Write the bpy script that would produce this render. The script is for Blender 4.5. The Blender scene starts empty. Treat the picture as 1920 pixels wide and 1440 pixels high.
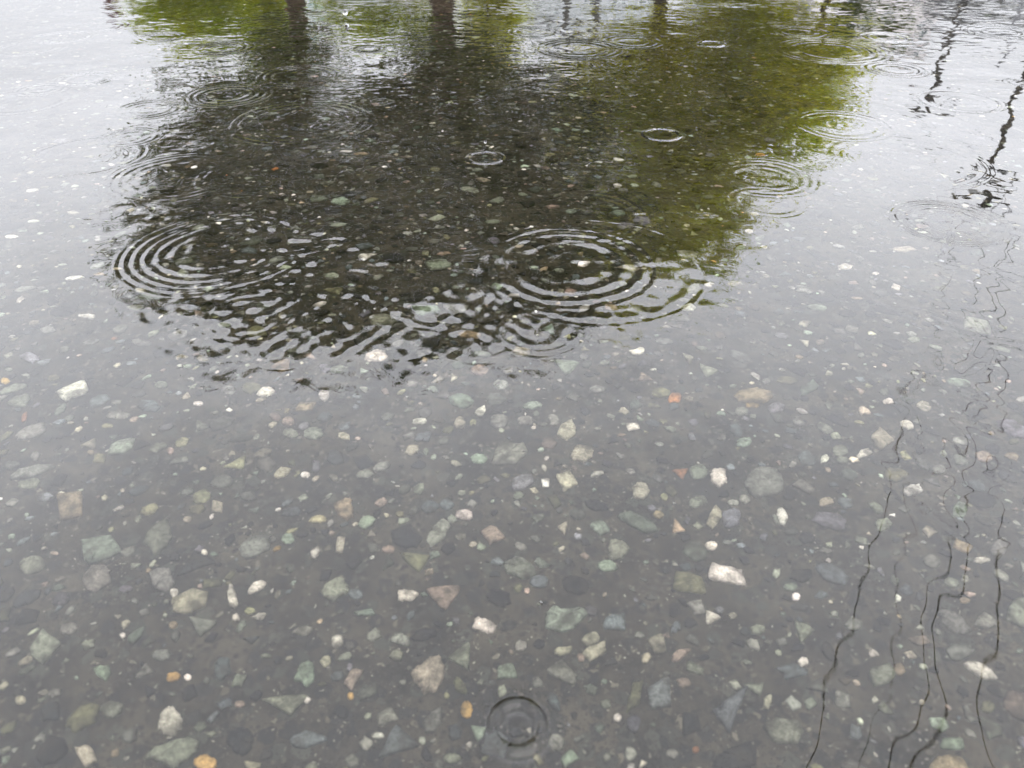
import bpy, math, random
import numpy as np
from mathutils import Vector
PI = math.pi
rng = np.random.default_rng(7)
random.seed(7)
sc = bpy.context.scene
C = sc.collection

# ------------------------------------------------------------------ camera
CAM_H, PITCH, F = 0.35, math.radians(36.0), 1443.0
cam_d = bpy.data.cameras.new('camera')
cam = bpy.data.objects.new('camera', cam_d); C.objects.link(cam)
cam.location = (0, 0, CAM_H)
cam.rotation_euler = (PI / 2 - PITCH, 0, 0)
cam_d.sensor_width = 36.0
cam_d.lens = F / 1920 * 36
cam_d.clip_start = 0.01; cam_d.clip_end = 3000
cam_d.dof.use_dof = True
cam_d.dof.focus_distance = 0.80
cam_d.dof.aperture_fstop = 12.5
sc.camera = cam

# ------------------------------------------------------------------ world, sun, exposure
SUN_EL, SUN_ROT = math.radians(58), math.radians(150)
world = bpy.data.worlds.new('World'); sc.world = world
world.use_nodes = True
nt = world.node_tree; nt.nodes.clear()
def N(t, ty, **kw):
    n = t.nodes.new(ty)
    for k, v in kw.items(): setattr(n, k, v)
    return n
sky = N(nt, 'ShaderNodeTexSky', sky_type='NISHITA', sun_disc=False, sun_elevation=SUN_EL, sun_rotation=SUN_ROT)
hs = N(nt, 'ShaderNodeHueSaturation'); hs.inputs['Saturation'].default_value = 0.25
nt.links.new(sky.outputs[0], hs.inputs['Color'])
tc = N(nt, 'ShaderNodeTexCoord')
sep = N(nt, 'ShaderNodeSeparateXYZ'); nt.links.new(tc.outputs['Generated'], sep.inputs[0])
grad = N(nt, 'ShaderNodeValToRGB')                    # overcast: brighter overhead than near the horizon
GS = 10.0
for k_, (p_, v_) in enumerate(((0.0, 2.0), (.14, 2.4), (.20, 3.3), (.32, 6.5), (.47, 8.6), (.57, 9.9), (.72, 8.9), (.86, 8.2))):
    e_ = grad.color_ramp.elements[k_] if k_ < 2 else grad.color_ramp.elements.new(p_)
    e_.position = p_; w_ = min(1, p_ / .5); e_.color = (v_ / GS * (.975 + .02 * w_), v_ / GS * (1 - .03 * w_), v_ / GS * (1.01 + .135 * w_), 1)
nt.links.new(sep.outputs[2], grad.inputs[0])
cn = N(nt, 'ShaderNodeTexNoise'); cn.inputs['Scale'].default_value = 2.2; cn.inputs['Detail'].default_value = 5
nt.links.new(tc.outputs['Generated'], cn.inputs['Vector'])
cr = N(nt, 'ShaderNodeMapRange'); cr.inputs['From Min'].default_value = .3; cr.inputs['From Max'].default_value = .7
cr.inputs['To Min'].default_value = .89; cr.inputs['To Max'].default_value = 1.10
nt.links.new(cn.outputs[0], cr.inputs[0])
mm = N(nt, 'ShaderNodeMath', operation='MULTIPLY'); nt.links.new(grad.outputs[0], mm.inputs[0]); nt.links.new(cr.outputs[0], mm.inputs[1])
ov = N(nt, 'ShaderNodeVectorMath', operation='SCALE'); ov.inputs[0].default_value = (22.6, 23.0, 24.5)
nt.links.new(mm.outputs[0], ov.inputs['Scale'])
mx = N(nt, 'ShaderNodeMix', data_type='RGBA'); mx.inputs['Factor'].default_value = 0.9
nt.links.new(hs.outputs[0], mx.inputs['A']); nt.links.new(ov.outputs[0], mx.inputs['B'])
bg = N(nt, 'ShaderNodeBackground'); bg.inputs['Strength'].default_value = 0.10
nt.links.new(mx.outputs['Result'], bg.inputs['Color'])
wo = N(nt, 'ShaderNodeOutputWorld'); nt.links.new(bg.outputs[0], wo.inputs[0])

sl = bpy.data.lights.new('sun', 'SUN'); sl.energy = 0.5; sl.angle = math.radians(50); sl.color = (1, .97, .93)
sun = bpy.data.objects.new('sun', sl); C.objects.link(sun)
sdir = Vector((math.sin(SUN_ROT) * math.cos(SUN_EL), math.cos(SUN_ROT) * math.cos(SUN_EL), math.sin(SUN_EL)))
sun.rotation_euler = sdir.to_track_quat('Z', 'Y').to_euler()
sc.view_settings.view_transform = 'Standard'; sc.view_settings.look = 'None'
sc.view_settings.gamma = 1; sc.view_settings.exposure = 2.05
sc.cycles.max_bounces = 12; sc.cycles.transmission_bounces = 6; sc.cycles.glossy_bounces = 3; sc.cycles.diffuse_bounces = 2
sc.cycles.use_denoising = True
sc.cycles.denoiser = 'OPENIMAGEDENOISE'; sc.cycles.denoising_input_passes = 'RGB_ALBEDO_NORMAL'; sc.cycles.denoising_prefilter = 'ACCURATE'
sc.cycles.sample_clamp_indirect = 6

# ------------------------------------------------------------------ helpers
F_V = np.array([0, math.cos(PITCH), -math.sin(PITCH)]); U_V = np.array([0, math.sin(PITCH), math.cos(PITCH)])
DEPTH = 0.012
def ray(x, y):
    d = F_V + np.array([1, 0, 0]) * ((x - 960) / F) + U_V * ((720 - y) / F)
    return d / np.linalg.norm(d)
def water_pt(x, y):
    d = ray(x, y); t = CAM_H / -d[2]
    return d * t + np.array([0, 0, CAM_H])
def bed_pt(x, y, depth=DEPTH):                       # where the ray lands on the bed below calm water
    d = ray(x, y); p = water_pt(x, y)
    h = d[:2]; s = np.linalg.norm(h); hd = h / s
    st = s / 1.333; ct = math.sqrt(1 - st * st)
    q = p[:2] + hd * depth * st / ct
    return q
def scale_at(x, y):                                  # metres per photo pixel on the water there
    d = ray(x, y); t = CAM_H / -d[2]
    return t * float(d @ F_V) / F
def mirror_pt(x, y, dist):                           # a point of the world whose reflection shows there
    d = ray(x, y); p = water_pt(x, y)
    s = np.linalg.norm(d[:2]); k = dist / s
    return np.array([p[0] + d[0] * k, p[1] + d[1] * k, -d[2] * k])
def mirror_at_height(x, y, h):
    d = ray(x, y); p = water_pt(x, y); k = h / -d[2]
    return np.array([p[0] + d[0] * k, p[1] + d[1] * k, h])
def mirror_scale(dist3):
    return dist3 / F

def tag(o, label=None, cat=None, group=None, kind=None):
    if label: o['label'] = label
    if cat: o['category'] = cat
    if group: o['group'] = group
    if kind: o['kind'] = kind
    return o
def empty(name, loc):
    o = bpy.data.objects.new(name, None); o.location = loc; C.objects.link(o); return o
def np_mesh(name, verts, faces, mat, parent=None, smooth=True, cols=None, link=True):
    """verts (n,3); faces (m,k) int array, or a list of such arrays"""
    me = bpy.data.meshes.new(name)
    verts = np.asarray(verts, np.float32)
    fl = faces if isinstance(faces, list) else [faces]
    fl = [np.asarray(f, np.int32) for f in fl if len(f)]
    me.vertices.add(len(verts)); me.vertices.foreach_set('co', verts.ravel())
    loops = np.concatenate([f.ravel() for f in fl]); sizes = np.concatenate([np.full(len(f), f.shape[1], np.int32) for f in fl])
    me.loops.add(len(loops)); me.loops.foreach_set('vertex_index', loops)
    me.polygons.add(len(sizes))
    st = np.zeros(len(sizes), np.int32); st[1:] = np.cumsum(sizes)[:-1]
    me.polygons.foreach_set('loop_start', st)
    me.polygons.foreach_set('use_smooth', np.full(len(sizes), smooth, bool))
    me.update(calc_edges=True); me.validate()
    if cols is not None:
        a = me.color_attributes.new('Col', 'FLOAT_COLOR', 'POINT')
        c4 = np.ones((len(verts), 4), np.float32); c4[:, :3] = cols
        a.data.foreach_set('color', c4.ravel())
    me.materials.append(mat)
    o = bpy.data.objects.new(name, me)
    if link: C.objects.link(o)
    if parent: o.parent = parent; 
    return o
class MB:
    def __init__(s): s.v = []; s.q = []; s.t = []; s.n = 0
    def add(s, v, q=None, t=None):
        v = np.asarray(v, float)
        if q is not None: s.q.append(np.asarray(q) + s.n)
        if t is not None: s.t.append(np.asarray(t) + s.n)
        s.v.append(v); s.n += len(v); return s
    def box(s, c, size, rz=0, bev=0.0):
        x, y, z = [k / 2 for k in size]
        b = min(bev, x * .4, y * .4, z * .4) if bev else 0
        if b:
            v = []
            for zz, ins in ((-z, b), (-z + b, 0), (z - b, 0), (z, b)):
                X, Y = x - ins, y - ins
                v += [(-X + b, -Y, zz), (X - b, -Y, zz), (X, -Y + b, zz), (X, Y - b, zz), (X - b, Y, zz), (-X + b, Y, zz), (-X, Y - b, zz), (-X, -Y + b, zz)]
            q = []
            for r in range(3):
                for k in range(8): q.append((r * 8 + k, r * 8 + (k + 1) % 8, (r + 1) * 8 + (k + 1) % 8, (r + 1) * 8 + k))
            for o_, fl in ((0, True), (24, False)):
                for a in ((0, 1, 2, 3), (0, 3, 4, 7), (4, 5, 6, 7)):
                    f = [o_ + i for i in a]; q.append(f[::-1] if fl else f)
        else:
            v = [(-x, -y, -z), (x, -y, -z), (x, y, -z), (-x, y, -z), (-x, -y, z), (x, -y, z), (x, y, z), (-x, y, z)]
            q = [(0, 3, 2, 1), (4, 5, 6, 7), (0, 1, 5, 4), (1, 2, 6, 5), (2, 3, 7, 6), (3, 0, 4, 7)]
        v = np.array(v); ca, sa = math.cos(rz), math.sin(rz)
        v = np.stack([v[:, 0] * ca - v[:, 1] * sa, v[:, 0] * sa + v[:, 1] * ca, v[:, 2]], 1) + np.array(c)
        return s.add(v, q)
    def tube(s, pts, rad, n=8, caps=True):
        pts = np.asarray(pts, float); m = len(pts)
        rad = np.broadcast_to(rad, (m,))
        T = np.gradient(pts, axis=0); T /= np.linalg.norm(T, axis=1)[:, None] + 1e-9
        ref = np.array([1, 0, 0]) if abs(T[:, 0]).mean() < .7 else np.array([0, 0, 1])
        A = np.cross(T, ref); A /= np.linalg.norm(A, axis=1)[:, None] + 1e-9
        B = np.cross(T, A)
        an = np.arange(n) / n * 2 * PI
        v = (pts[:, None] + rad[:, None, None] * (np.cos(an)[None, :, None] * A[:, None] + np.sin(an)[None, :, None] * B[:, None])).reshape(-1, 3)
        q = [(i * n + k, i * n + (k + 1) % n, (i + 1) * n + (k + 1) % n, (i + 1) * n + k) for i in range(m - 1) for k in range(n)]
        t = []
        if caps:
            v = np.vstack([v, pts[0], pts[-1]])
            t = [(m * n, (k + 1) % n, k) for k in range(n)] + [(m * n + 1, (m - 1) * n + k, (m - 1) * n + (k + 1) % n) for k in range(n)]
        return s.add(v, q, t if t else None)
    def build(s, name, mat, parent=None, smooth=False, cols=None):
        fl = []
        if s.q: fl.append(np.concatenate(s.q))
        if s.t: fl.append(np.concatenate(s.t))
        o = np_mesh(name, np.vstack(s.v), fl, mat, None, smooth, cols)
        if parent is not None:
            o.parent = parent; o.location = -Vector(parent.location) if parent.parent is None else (0, 0, 0)
        return o

def mat(name, base=(.5, .5, .5), rough=.8, noise=None, spec=.3):
    m = bpy.data.materials.new(name); m.use_nodes = True
    t = m.node_tree; b = t.nodes['Principled BSDF']
    b.inputs['Roughness'].default_value = rough; b.inputs['Specular IOR Level'].default_value = spec
    b.inputs['Base Color'].default_value = (*base, 1)
    if noise:
        sc_, amt = noise
        co = N(t, 'ShaderNodeTexCoord'); n = N(t, 'ShaderNodeTexNoise'); n.inputs['Scale'].default_value = sc_; n.inputs['Detail'].default_value = 6
        t.links.new(co.outputs['Object'], n.inputs['Vector'])
        r = N(t, 'ShaderNodeMapRange'); r.inputs['From Min'].default_value = .3; r.inputs['From Max'].default_value = .7
        r.inputs['To Min'].default_value = 1 - amt; r.inputs['To Max'].default_value = 1 + amt
        t.links.new(n.outputs[0], r.inputs[0])
        v = N(t, 'ShaderNodeVectorMath', operation='SCALE'); v.inputs[0].default_value = base
        t.links.new(r.outputs[0], v.inputs['Scale']); t.links.new(v.outputs[0], b.inputs['Base Color'])
        bu = N(t, 'ShaderNodeBump'); bu.inputs['Strength'].default_value = .3; bu.inputs['Distance'].default_value = .01
        t.links.new(n.outputs[0], bu.inputs['Height']); t.links.new(bu.outputs[0], b.inputs['Normal'])
    return m
def leaf_mat(name):
    m = bpy.data.materials.new(name); m.use_nodes = True
    t = m.node_tree; b = t.nodes['Principled BSDF']; out = t.nodes['Material Output']
    a = N(t, 'ShaderNodeAttribute', attribute_name='Col')
    t.links.new(a.outputs['Color'], b.inputs['Base Color']); b.inputs['Roughness'].default_value = .55; b.inputs['Specular IOR Level'].default_value = .15
    tr = N(t, 'ShaderNodeBsdfTranslucent')
    sc2 = N(t, 'ShaderNodeVectorMath', operation='MULTIPLY'); sc2.inputs[1].default_value = (1.5, 1.6, .35)
    t.links.new(a.outputs['Color'], sc2.inputs[0]); t.links.new(sc2.outputs[0], tr.inputs['Color'])
    mx_ = N(t, 'ShaderNodeMixShader'); mx_.inputs[0].default_value = .5
    t.links.new(b.outputs[0], mx_.inputs[1]); t.links.new(tr.outputs[0], mx_.inputs[2]); t.links.new(mx_.outputs[0], out.inputs[0])
    return m

# stones: colour from the mesh, mineral grain and veins by noise, and a film of silt
def stone_mat(name, silt=.45):
    m = bpy.data.materials.new(name); m.use_nodes = True
    t = m.node_tree; b = t.nodes['Principled BSDF']
    b.inputs['Roughness'].default_value = .75; b.inputs['Specular IOR Level'].default_value = .1
    g = N(t, 'ShaderNodeNewGeometry'); a = N(t, 'ShaderNodeAttribute', attribute_name='Col')
    def noise(s, d=4, dist=0.0):
        n = N(t, 'ShaderNodeTexNoise'); n.inputs['Scale'].default_value = s; n.inputs['Detail'].default_value = d; n.inputs['Distortion'].default_value = dist
        t.links.new(g.outputs['Position'], n.inputs['Vector']); return n
    def rng_(src, a0, a1, b0, b1):
        r = N(t, 'ShaderNodeMapRange'); r.inputs[1].default_value = a0; r.inputs[2].default_value = a1; r.inputs[3].default_value = b0; r.inputs[4].default_value = b1
        t.links.new(src, r.inputs[0]); return r.outputs[0]
    n1 = noise(900, 3); n2 = noise(260, 4, .6); n3 = noise(85, 6)
    f1 = rng_(n1.outputs[0], .32, .68, .70, 1.30); f2 = rng_(n2.outputs[0], .3, .7, .55, 1.4)
    mu = N(t, 'ShaderNodeMath', operation='MULTIPLY'); t.links.new(f1, mu.inputs[0]); t.links.new(f2, mu.inputs[1])
    v = N(t, 'ShaderNodeVectorMath', operation='SCALE'); t.links.new(a.outputs['Color'], v.inputs[0]); t.links.new(mu.outputs[0], v.inputs['Scale'])
    mxx = N(t, 'ShaderNodeMix', data_type='RGBA'); mxx.inputs['B'].default_value = (.0175, .0160, .0128, 1)
    fs = rng_(n3.outputs[0], .48, .66, 0.0, silt); t.links.new(fs, mxx.inputs['Factor'])
    t.links.new(v.outputs[0], mxx.inputs['A']); t.links.new(mxx.outputs['Result'], b.inputs['Base Color'])
    bu = N(t, 'ShaderNodeBump'); bu.inputs['Strength'].default_value = .5; bu.inputs['Distance'].default_value = .0006
    t.links.new(n2.outputs[0], bu.inputs['Height']); t.links.new(bu.outputs[0], b.inputs['Normal'])
    return m

def asphalt_mat():
    m = bpy.data.materials.new('asphalt'); m.use_nodes = True
    t = m.node_tree; b = t.nodes['Principled BSDF']; L = t.links.new
    b.inputs['Roughness'].default_value = .8; b.inputs['Specular IOR Level'].default_value = .15
    g = N(t, 'ShaderNodeNewGeometry')
    nz = N(t, 'ShaderNodeTexNoise'); nz.inputs['Scale'].default_value = 140; nz.inputs['Detail'].default_value = 2
    L(g.outputs['Position'], nz.inputs['Vector'])
    of = N(t, 'ShaderNodeVectorMath', operation='SCALE'); of.inputs['Scale'].default_value = .008; L(nz.outputs['Color'], of.inputs[0])
    ad = N(t, 'ShaderNodeVectorMath', operation='ADD'); L(g.outputs['Position'], ad.inputs[0]); L(of.outputs[0], ad.inputs[1])
    col = None
    base = N(t, 'ShaderNodeTexNoise'); base.inputs['Scale'].default_value = 26; base.inputs['Detail'].default_value = 12; base.inputs['Roughness'].default_value = .68; L(g.outputs['Position'], base.inputs['Vector'])
    cb = N(t, 'ShaderNodeValToRGB'); cb.color_ramp.elements[0].position = .39; cb.color_ramp.elements[0].color = (.008, .0072, .0058, 1)
    cb.color_ramp.elements[1].position = .63; cb.color_ramp.elements[1].color = (.062, .055, .043, 1)
    L(base.outputs[0], cb.inputs[0]); col = cb.outputs[0]
    hsum = None
    for scale, thr, ramp in ((95, .42, [(0, (.009, .010, .012)), (.35, (.016, .017, .019)), (.6, (.027, .029, .026)), (.85, (.040, .045, .039)), (1, (.06, .06, .052))]),
                             (230, .40, [(0, (.010, .010, .011)), (.5, (.024, .023, .020)), (.8, (.043, .045, .040)), (.95, (.075, .065, .05)), (1, (.14, .13, .11))]),
                             (620, .36, [(0, (.011, .010, .009)), (.6, (.024, .021, .018)), (.88, (.05, .046, .04)), (.97, (.14, .13, .115)), (1, (.26, .25, .22))])):
        v = N(t, 'ShaderNodeTexVoronoi'); v.inputs['Scale'].default_value = scale; L(ad.outputs[0], v.inputs['Vector'])
        r = N(t, 'ShaderNodeValToRGB'); e = r.color_ramp.elements
        e[0].position, e[0].color = ramp[0][0], (*ramp[0][1], 1); e[1].position, e[1].color = ramp[-1][0], (*ramp[-1][1], 1)
        for p, c_ in ramp[1:-1]:
            q = e.new(p); q.color = (*c_, 1)
        s = N(t, 'ShaderNodeSeparateColor'); L(v.outputs['Color'], s.inputs[0]); L(s.outputs[0], r.inputs[0])
        mk = N(t, 'ShaderNodeMapRange'); mk.inputs[1].default_value = thr; mk.inputs[2].default_value = thr + .08; mk.inputs[3].default_value = 1; mk.inputs[4].default_value = 0
        L(v.outputs['Distance'], mk.inputs[0])
        pr = N(t, 'ShaderNodeMath', operation='GREATER_THAN'); pr.inputs[1].default_value = .35; L(s.outputs[1], pr.inputs[0])
        mu = N(t, 'ShaderNodeMath', operation='MULTIPLY'); L(mk.outputs[0], mu.inputs[0]); L(pr.outputs[0], mu.inputs[1])
        mu2 = N(t, 'ShaderNodeMath', operation='MULTIPLY'); L(mu.outputs[0], mu2.inputs[0]); mu2.inputs[1].default_value = .9
        x = N(t, 'ShaderNodeMix', data_type='RGBA'); L(mu2.outputs[0], x.inputs['Factor']); L(col, x.inputs['A']); L(r.outputs[0], x.inputs['B'])
        col = x.outputs['Result']
        hs_ = N(t, 'ShaderNodeMath', operation='MULTIPLY'); hs_.inputs[1].default_value = 40 / scale; L(mu.outputs[0], hs_.inputs[0])
        if hsum is None: hsum = hs_.outputs[0]
        else:
            a_ = N(t, 'ShaderNodeMath', operation='ADD'); L(hsum, a_.inputs[0]); L(hs_.outputs[0], a_.inputs[1]); hsum = a_.outputs[0]
    dk = N(t, 'ShaderNodeVectorMath', operation='SCALE'); dk.inputs['Scale'].default_value = .60; L(col, dk.inputs[0]); L(dk.outputs[0], b.inputs['Base Color'])
    bu = N(t, 'ShaderNodeBump'); bu.inputs['Strength'].default_value = .6; bu.inputs['Distance'].default_value = .0012
    L(hsum, bu.inputs['Height']); L(bu.outputs[0], b.inputs['Normal'])
    return m

# ------------------------------------------------------------------ the bed: one ground sheet to the horizon
def axis(parts):
    a = []
    for lo, hi, n in parts: a += list(np.linspace(lo, hi, n, endpoint=False))
    return np.array(a + [parts[-1][1]])
def ground_z(x, y):
    r = np.sqrt(x ** 2 + (y - 1.5) ** 2)
    k = np.clip((r - 3.6) / 3.0, 0, 1); k = k * k * (3 - 2 * k)
    z = -DEPTH - .0012 * np.sin(3.1 * x + 1) * np.cos(2.3 * y) * (r < 30)
    return z + k * (.034 + .004 * np.sin(.9 * x) * np.sin(.7 * y + 1) * (r < 40))
gx = axis([(-400, -40, 6), (-40, -8, 16), (-8, -2.2, 30), (-2.2, 2.2, 110), (2.2, 8, 30), (8, 40, 16), (40, 400, 6)])
gy = axis([(-300, -30, 6), (-30, -4, 16), (-4, -.3, 20), (-.3, 3.6, 98), (3.6, 9, 30), (9, 60, 20), (60, 700, 8)])
X, Y = np.meshgrid(gx, gy); Z = ground_z(X, Y)
nx, ny = len(gx), len(gy)
ii = (np.arange(ny - 1)[:, None] * nx + np.arange(nx - 1)[None]).ravel()
ground = np_mesh('asphalt_ground', np.stack([X.ravel(), Y.ravel(), Z.ravel()], 1), np.stack([ii, ii + 1, ii + nx + 1, ii + nx], 1), asphalt_mat())
tag(ground, 'worn dark asphalt with exposed aggregate under shallow rainwater', kind='structure')

# ------------------------------------------------------------------ water with rain rings
# photo x, y, outer radius px, slope strength, crests, wavelength m (0 = auto), inner fraction
RINGS = [
 (405,468,178,.105,8,.0105,.2),(560,440,95,.05,5,.009,.3),
 (1068,497,165,.115,5,.0165,.25),(1110,500,215,.06,4,.014,.75),(1090,405,125,.055,4,.010,.6),
 (1775,415,108,.20,4,.0095,.35),(1840,505,275,.036,4,.015,.72),(1850,560,150,.02,4,.016,.4),
 (910,295,36,.26,1,.010,.7),(1241,252,37,.24,1,.010,.7),(985,240,27,.16,2,.008,.5),(461,245,24,.2,2,.007,.3),
 (203,370,32,.10,3,.0055,.25),(240,258,60,.10,4,.009,.3),(160,292,112,.10,2,.010,.8),(278,205,62,.09,4,.010,.3),
 (160,148,58,.17,2,.009,.4),(78,168,50,.17,3,.010,.3),(428,178,82,.10,4,.011,.3),(115,70,56,.17,2,.011,.7),
 (300,70,48,.14,3,.011,.3),(565,228,140,.12,5,.012,.45),(1660,70,46,.22,2,.013,.5),(1335,82,25,.28,1,.013,.6),
 (1680,130,62,.10,3,.012,.3),(1580,235,95,.09,4,.011,.5),(1430,332,105,.055,6,.010,.35),(1440,378,75,.055,3,.010,.5),
 (1800,190,76,.14,2,.010,.8),(1912,155,30,.16,3,.008,.3),(713,190,17,.16,1,.008,.5),(690,92,30,.2,2,.012,.4),
 (1085,92,85,.16,4,.014,.4),(1185,78,62,.14,3,.013,.4),(560,142,85,.12,4,.012,.3),(40,190,90,.07,2,.012,.7),
 (970,1360,52,.42,1,.0095,.75),(1350,175,90,.02,3,.012,.4),(1560,95,110,.10,4,.014,.4),(420,90,60,.10,3,.013,.3),
 (830,560,120,.03,5,.011,.2),(760,640,70,.02,3,.012,.3),(540,655,75,.025,3,.013,.2),(650,610,70,.025,3,.012,.2),
 (470,590,100,.05,5,.010,.2),(900,640,85,.025,4,.011,.2),(800,690,60,.02,3,.014,.2),(1010,620,90,.045,6,.009,.3),
 (330,330,130,.06,7,.010,.3),(480,330,120,.06,7,.010,.3),(700,330,110,.035,5,.010,.3),(1700,300,150,.02,4,.014,.4),
 (1500,60,60,.12,4,.013,.3),(60,90,70,.06,3,.013,.4),(180,50,60,.06,3,.013,.4),(860,430,120,.03,6,.009,.2),
 (1745,830,140,.016,3,.022,.2),(1870,700,130,.018,3,.020,.2),(1830,950,110,.016,3,.018,.2),(1650,600,200,.012,3,.02,.4),
 (1270,180,70,.02,3,.012,.3),(200,420,160,.006,5,.010,.3),(1000,60,50,.1,3,.014,.3),(1880,60,70,.08,3,.014,.3),
]
rings = []
for (x, y, r, s, n, lam, fi) in RINGS:
    p = water_pt(x, y); R = r * scale_at(x, y)
    rings.append((p[0], p[1], R, s * (2.3 if n == 1 else 1.75), n, max(lam, .0045), fi))
waves = []
wr = np.random.default_rng(21)
for k in range(54):
    lam = .022 * (9 ** wr.random()); th = wr.random() * 2 * PI
    waves.append((2 * PI / lam * math.cos(th), 2 * PI / lam * math.sin(th), wr.random() * 2 * PI, lam / (2 * PI)))
chop = []
for k in range(40):
    lam = .0125 * (3.2 ** wr.random()); th = PI / 2 + wr.normal() * .8
    chop.append((2 * PI / lam * math.cos(th), 2 * PI / lam * math.sin(th), wr.random() * 2 * PI, lam / (2 * PI)))
ripl = []
for k in range(46):
    lam = .0115 * (2.4 ** wr.random()); th = wr.random() * 2 * PI
    ripl.append((2 * PI / lam * math.cos(th), 2 * PI / lam * math.sin(th), wr.random() * 2 * PI, lam / (2 * PI)))
comb = []
for k in range(30):
    lam = .0095 * (2.2 ** wr.random()); th = (.22 + .6 * wr.random()) * (1 if wr.random() < .5 else -1)
    comb.append((2 * PI / lam * math.cos(th), 2 * PI / lam * math.sin(th), wr.random() * 2 * PI, lam / (2 * PI)))
def patch(x, y, cx, cy, sx, sy):
    return np.exp(-(((x - cx) / sx) ** 2 + ((y - cy) / sy) ** 2))
def water_h(x, y):
    h = np.zeros_like(x)
    swell = np.zeros_like(x)
    for kx, ky, ph, a in waves: swell += a * np.sin(kx * x + ky * y + ph)
    amp = .0007 + .0007 * np.clip((y - .3) / 1.2, 0, 1)
    amp = amp + .0010 * patch(x, y, .20, .42, .13, .28)                      # disturbed water where the wires show
    a1 = water_pt(720, 610); amp = amp + .0024 * patch(x, y, a1[0], a1[1], .17, .09)
    a2 = water_pt(700, 440); amp = amp + .0050 * patch(x, y, a2[0], a2[1], .36, .28)
    a3 = water_pt(1850, 330); amp = amp + .0005 * patch(x, y, a3[0], a3[1], .28, .30)
    h += amp * swell
    ch = np.zeros_like(x)
    for kx, ky, ph, a in chop: ch += a * np.sin(kx * x + ky * y + ph)
    am = .0045 * np.clip((y - .75) / 1.1, 0, 1) ** 1.3 + .0050 * patch(x, y, a2[0], a2[1], .36, .26) 
    b1 = water_pt(100, 220); am = am * (1 - .55 * patch(x, y, b1[0] - .1, b1[1], .38, .5))
    mod = .6 + .4 * np.sin(9 * x + 3 * np.sin(5 * y)) * np.cos(7 * y + 2 * np.sin(4 * x + 1))
    h += am * ch * mod
    rp = np.zeros_like(x)
    near = (x > -1.1) & (x < 1.1) & (y > .35) & (y < 1.9)
    xx, yy = x[near], y[near]; acc = np.zeros_like(xx)
    for kx, ky, ph, a in ripl: acc += a * np.sin(kx * xx + ky * yy + ph)
    a4 = water_pt(760, 330); a5 = water_pt(520, 470); m2 = .6 + .4 * np.sin(13 * xx + 2 * np.sin(9 * yy)) * np.cos(15 * yy + 2 * np.sin(8 * xx + 1))
    rp[near] = acc * m2 * (.004 * patch(xx, yy, a1[0], a1[1] + .02, .18, .07) + .0085 * patch(xx, yy, a4[0], a4[1], .38, .36) + .016 * patch(xx, yy, a5[0], a5[1], .085, .10))
    xb = xx; ac2 = np.zeros_like(xx)
    for kx, ky, ph, a in comb: ac2 += a * np.sin(kx * xx + ky * yy + ph)
    rp[near] += ac2 * .017 * patch(xx, yy, a1[0], a1[1] + .01, .20, .06)
    h += rp
    for (cx, cy, R, s, n, lam, fi) in rings:
        m = (np.abs(x - cx) < R * 1.35 + lam) & (np.abs(y - cy) < R * 1.35 + lam)
        if not m.any(): continue
        d = np.hypot(x[m] - cx, y[m] - cy) + 1e-6
        d = d + .0011 * np.sin(55 * x[m] + 3 * cx) * np.sin(48 * y[m] + cy * 9) * (n > 1)
        k = 2 * PI / lam
        if n == 1:
            w = lam * .55
            env = np.exp(-((d - R * .92) / w) ** 2)
            hh = env * np.cos(k * (d - R * .92))
        else:
            r0 = R * fi
            t = (d - r0) / (R - r0 + 1e-6)
            env = np.clip((t + .12) / .25, 0, 1) * np.clip((1.04 - t) / .10, 0, 1) * (.45 + .55 * np.clip(t, 0, 1))
            env = np.where(d < r0, np.maximum(env, .25), env)
            kk = k * (1 + .35 * (np.clip(t, -1, 1) - .5))               # shorter waves run ahead
            hh = env * np.cos(kk * (d - R)) 
        ang = np.arctan2(y[m] - cy, x[m] - cx)
        if n > 1: hh = hh * (.82 + .18 * np.sin(ang * 2 + cx * 40 + 1.3 * np.sin(ang * 3 + cy * 31))) * (.8 + .2 * np.sin(90 * x[m] + 2 * np.sin(70 * y[m])))
        h[m] += hh * s / k
    return h
def glass_water(name, tint):
    m = bpy.data.materials.new(name); m.use_nodes = True
    t = m.node_tree; t.nodes.clear()
    g = N(t, 'ShaderNodeBsdfRefraction'); g.inputs['IOR'].default_value = 1.333; g.inputs['Roughness'].default_value = 0
    g.inputs['Color'].default_value = tint
    gl = N(t, 'ShaderNodeBsdfGlossy'); gl.inputs['Roughness'].default_value = 0
    fr = N(t, 'ShaderNodeFresnel'); fr.inputs['IOR'].default_value = 1.333
    mx_ = N(t, 'ShaderNodeMixShader'); t.links.new(fr.outputs[0], mx_.inputs[0]); t.links.new(g.outputs[0], mx_.inputs[1]); t.links.new(gl.outputs[0], mx_.inputs[2])
    o = N(t, 'ShaderNodeOutputMaterial'); t.links.new(mx_.outputs[0], o.inputs[0]); return m
M_WATER = glass_water('rain_water', (.79, .765, .69, 1)); M_DROP = glass_water('clear_drop', (.98, .98, .98, 1))
yv = [.06]
while yv[-1] < 3.6: yv.append(yv[-1] + .0011 + .00105 * yv[-1])
yv = np.array(yv); NC = 1150
def half_w(y): return .32 + .84 * y
S = np.linspace(-1, 1, NC)
WX = S[None] * half_w(yv)[:, None]; WY = np.broadcast_to(yv[:, None], WX.shape).copy()
H = water_h(WX, WY)
edge = np.clip((1 - np.abs(S)) / .05, 0, 1)[None] * np.clip((yv - yv[0]) / .03, 0, 1)[:, None] * np.clip((yv[-1] - yv) / .4, 0, 1)[:, None]
H *= edge
nr = len(yv)
wv = np.stack([WX.ravel(), WY.ravel(), H.ravel()], 1)
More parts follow.
